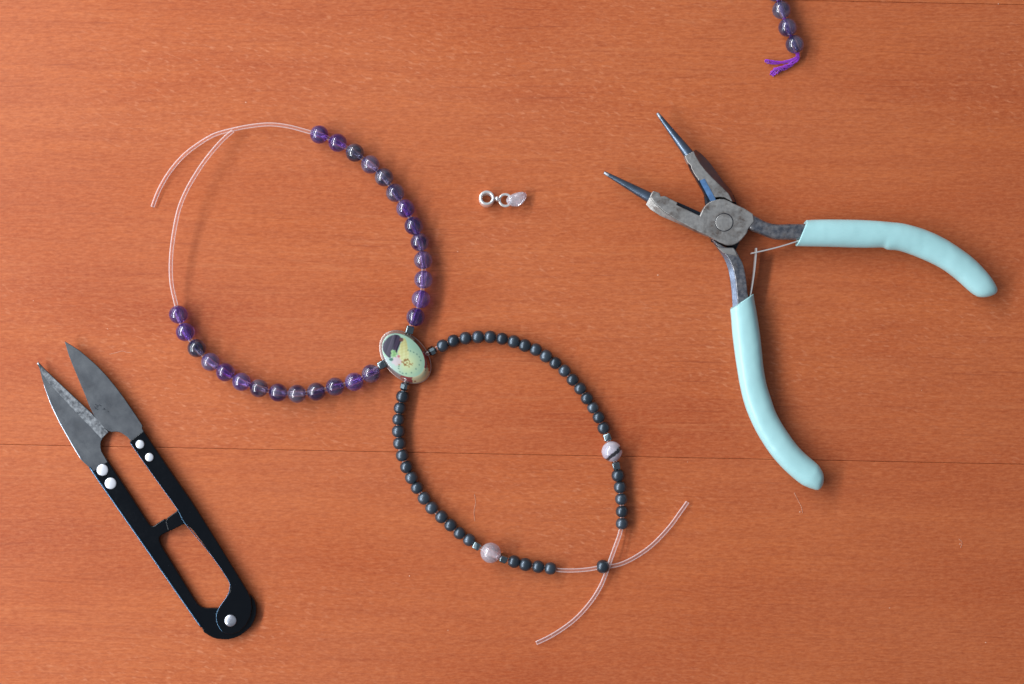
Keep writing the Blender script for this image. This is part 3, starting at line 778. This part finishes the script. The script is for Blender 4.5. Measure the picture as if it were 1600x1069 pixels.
bladeR = [(100.8,533.5),(112,540),(124.2,548),(138,559.6),(152.3,572.4),(166.5,587.5),(180.3,604.2),(193,621),(204.6,637.9),(214,651.8),(222.4,665),(221.8,669.6),(228,680),(208,694),(202.8,687.4),(198.5,682.6),(193.4,679),(188.5,676),(184,674.9),(179,674.5),(174.7,675.3),(169,673.4),(160.5,666),(152.3,656.6),(147,649.5),(142.9,641.6),(138,630.5),(133.5,619),(127,603.5),(120.4,587.4),(113.5,571),(107.4,555.5)]
bl = bevel(obj('blade', prism(bladeL, 8.2, 11.4), M_BLADE, sn, label='left snip blade with a bright ground edge band'), 0.6, 2)
brr = bevel(obj('blade', prism(bladeR, 11.6, 14.6), M_BLADE, sn, label='right plain grey snip blade with a faint stamped mark'), 0.6, 2)
# ground bevel band along the inner edge of the left blade: slopes down to the cutting edge
bm = bmesh.new()
eo = [(59.5,566),(70,578),(86.0,593.2),(114.2,619.9),(142.2,646.2),(157.4,662),(168.6,675.2)]
ei = [(62.0,573),(66.5,585),(78,600.5),(102,626),(124,650),(142,668),(158.5,685.4)]
ro = [bm.verts.new(at(x, y, 11.55)) for x, y in eo]; ri = [bm.verts.new(at(x, y, 12.3)) for x, y in ei]
rb = [bm.verts.new(at(x - 2, y + 2, 10.5)) for x, y in eo]; rc = [bm.verts.new(at(x + .4, y, 10.5)) for x, y in ei]
for i in range(6):
    bm.faces.new((ro[i], ro[i + 1], ri[i + 1], ri[i])); bm.faces.new((ri[i], ri[i + 1], rc[i + 1], rc[i])); bm.faces.new((ro[i + 1], ro[i], rb[i], rb[i + 1]))
    bm.faces.new((rc[i], rc[i + 1], rb[i + 1], rb[i]))
obj('ground_edge', bm, M_GROUND, bl, smooth=False)
# added pale tube painting the highlight along the left blade's spine
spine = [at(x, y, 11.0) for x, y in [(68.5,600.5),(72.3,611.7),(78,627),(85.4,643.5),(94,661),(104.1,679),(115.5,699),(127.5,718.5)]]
obj('spine_highlight', tube(catmull(spine, 3), [0.3 * PX + 0.65 * PX * min(1, i / 8) for i in range(22)], 10), M_SPINE, bl)
# stamped mark
bm = bmesh.new()
def dash(a, b, wd, z=14.64):
    (x0, y0), (x1, y1) = a, b; L = math.hypot(x1 - x0, y1 - y0) or 1; nx, ny = -(y1 - y0) / L * wd / 2, (x1 - x0) / L * wd / 2
    vs = [bm.verts.new(at(x, y, zz)) for zz in (z - .3, z + .06) for x, y in ((x0 + nx, y0 + ny), (x1 + nx, y1 + ny), (x1 - nx, y1 - ny), (x0 - nx, y0 - ny))]
    for f in ((4, 5, 6, 7), (0, 3, 2, 1), (0, 1, 5, 4), (1, 2, 6, 5), (2, 3, 7, 6), (3, 0, 4, 7)): bm.faces.new([vs[i] for i in f])
for a, b, c_, d_ in [(148.2,631.5,152.5,633.8),(150.4,635.8,154.4,634.0),(150,638.2,153,636.8),(151.4,640.4,154,639.2),(147.8,635.2,150.2,640),(155,632.5,158.5,634.5),(160.5,639.5,163.8,639.4),(162.2,637.6,164.5,640.6),(168.4,642.4,170.2,644.0)]:
    dash((a, b), (c_, d_), 0.9)
obj('stamped_mark', bm, M_DARK, brr, smooth=False)
for x, y, r, z0 in ((159.9,734.5,9,10.5),(172.6,755.4,9,10.5),(218.6,694.4,6.7,15.0),(233.2,714.6,6.6,15.0)):
    obj('rivet', disc(bmesh.new(), x, y, z0, z0 + 2.2, r, 32, 1.8), M_RIVET, hl if r > 8 else hr)
obj('pivot_pin', disc(bmesh.new(), 359.9, 969.9, 14.5, 17, 9.4, 32, 2.6), M_PIN, sn)

# ------------------------------------------------------------ specks and hairs of lint on the wood
bm = bmesh.new()
for (x, y) in [(168,514),(715,393),(1028,430),(1074,722),(1250,800),(1500,850),(1560,6),(1540,1004),(384,160),(52,470),(700,985),(640,900),(1390,950),(1440,610)]:
    n = random.randint(4, 6); r = random.uniform(0.7, 1.4)
    c = at(x, y, 0)
    ps = [(c.x + r * PX * random.uniform(.6, 1.2) * math.cos(6.28 * k / n), c.y + r * PX * random.uniform(.5, 1) * math.sin(6.28 * k / n)) for k in range(n)]
    b0 = [bm.verts.new((px, py, 0.00001)) for px, py in ps]; t0 = bm.verts.new((c.x, c.y, r * PX * .6))
    for k in range(n): bm.faces.new((b0[k], b0[(k + 1) % n], t0))
for path in ([(741,772),(743,785),(740.5,800),(742,815)], [(1241,770),(1247,782),(1252,792),(1254,802)], [(171,553.5),(182,551),(191,548.5),(198,550.5),(206,551)], [(1498,842),(1503,848),(1501,856)]):
    tube(catmull([at(x, y, 0.3) for x, y in path], 4), 0.24 * PX, 5, True, bm)
d = obj('lint', bm, M_DUST); d['kind'] = 'stuff'
d['label'] = 'tiny pale specks and hairs of lint scattered on the orange wood'
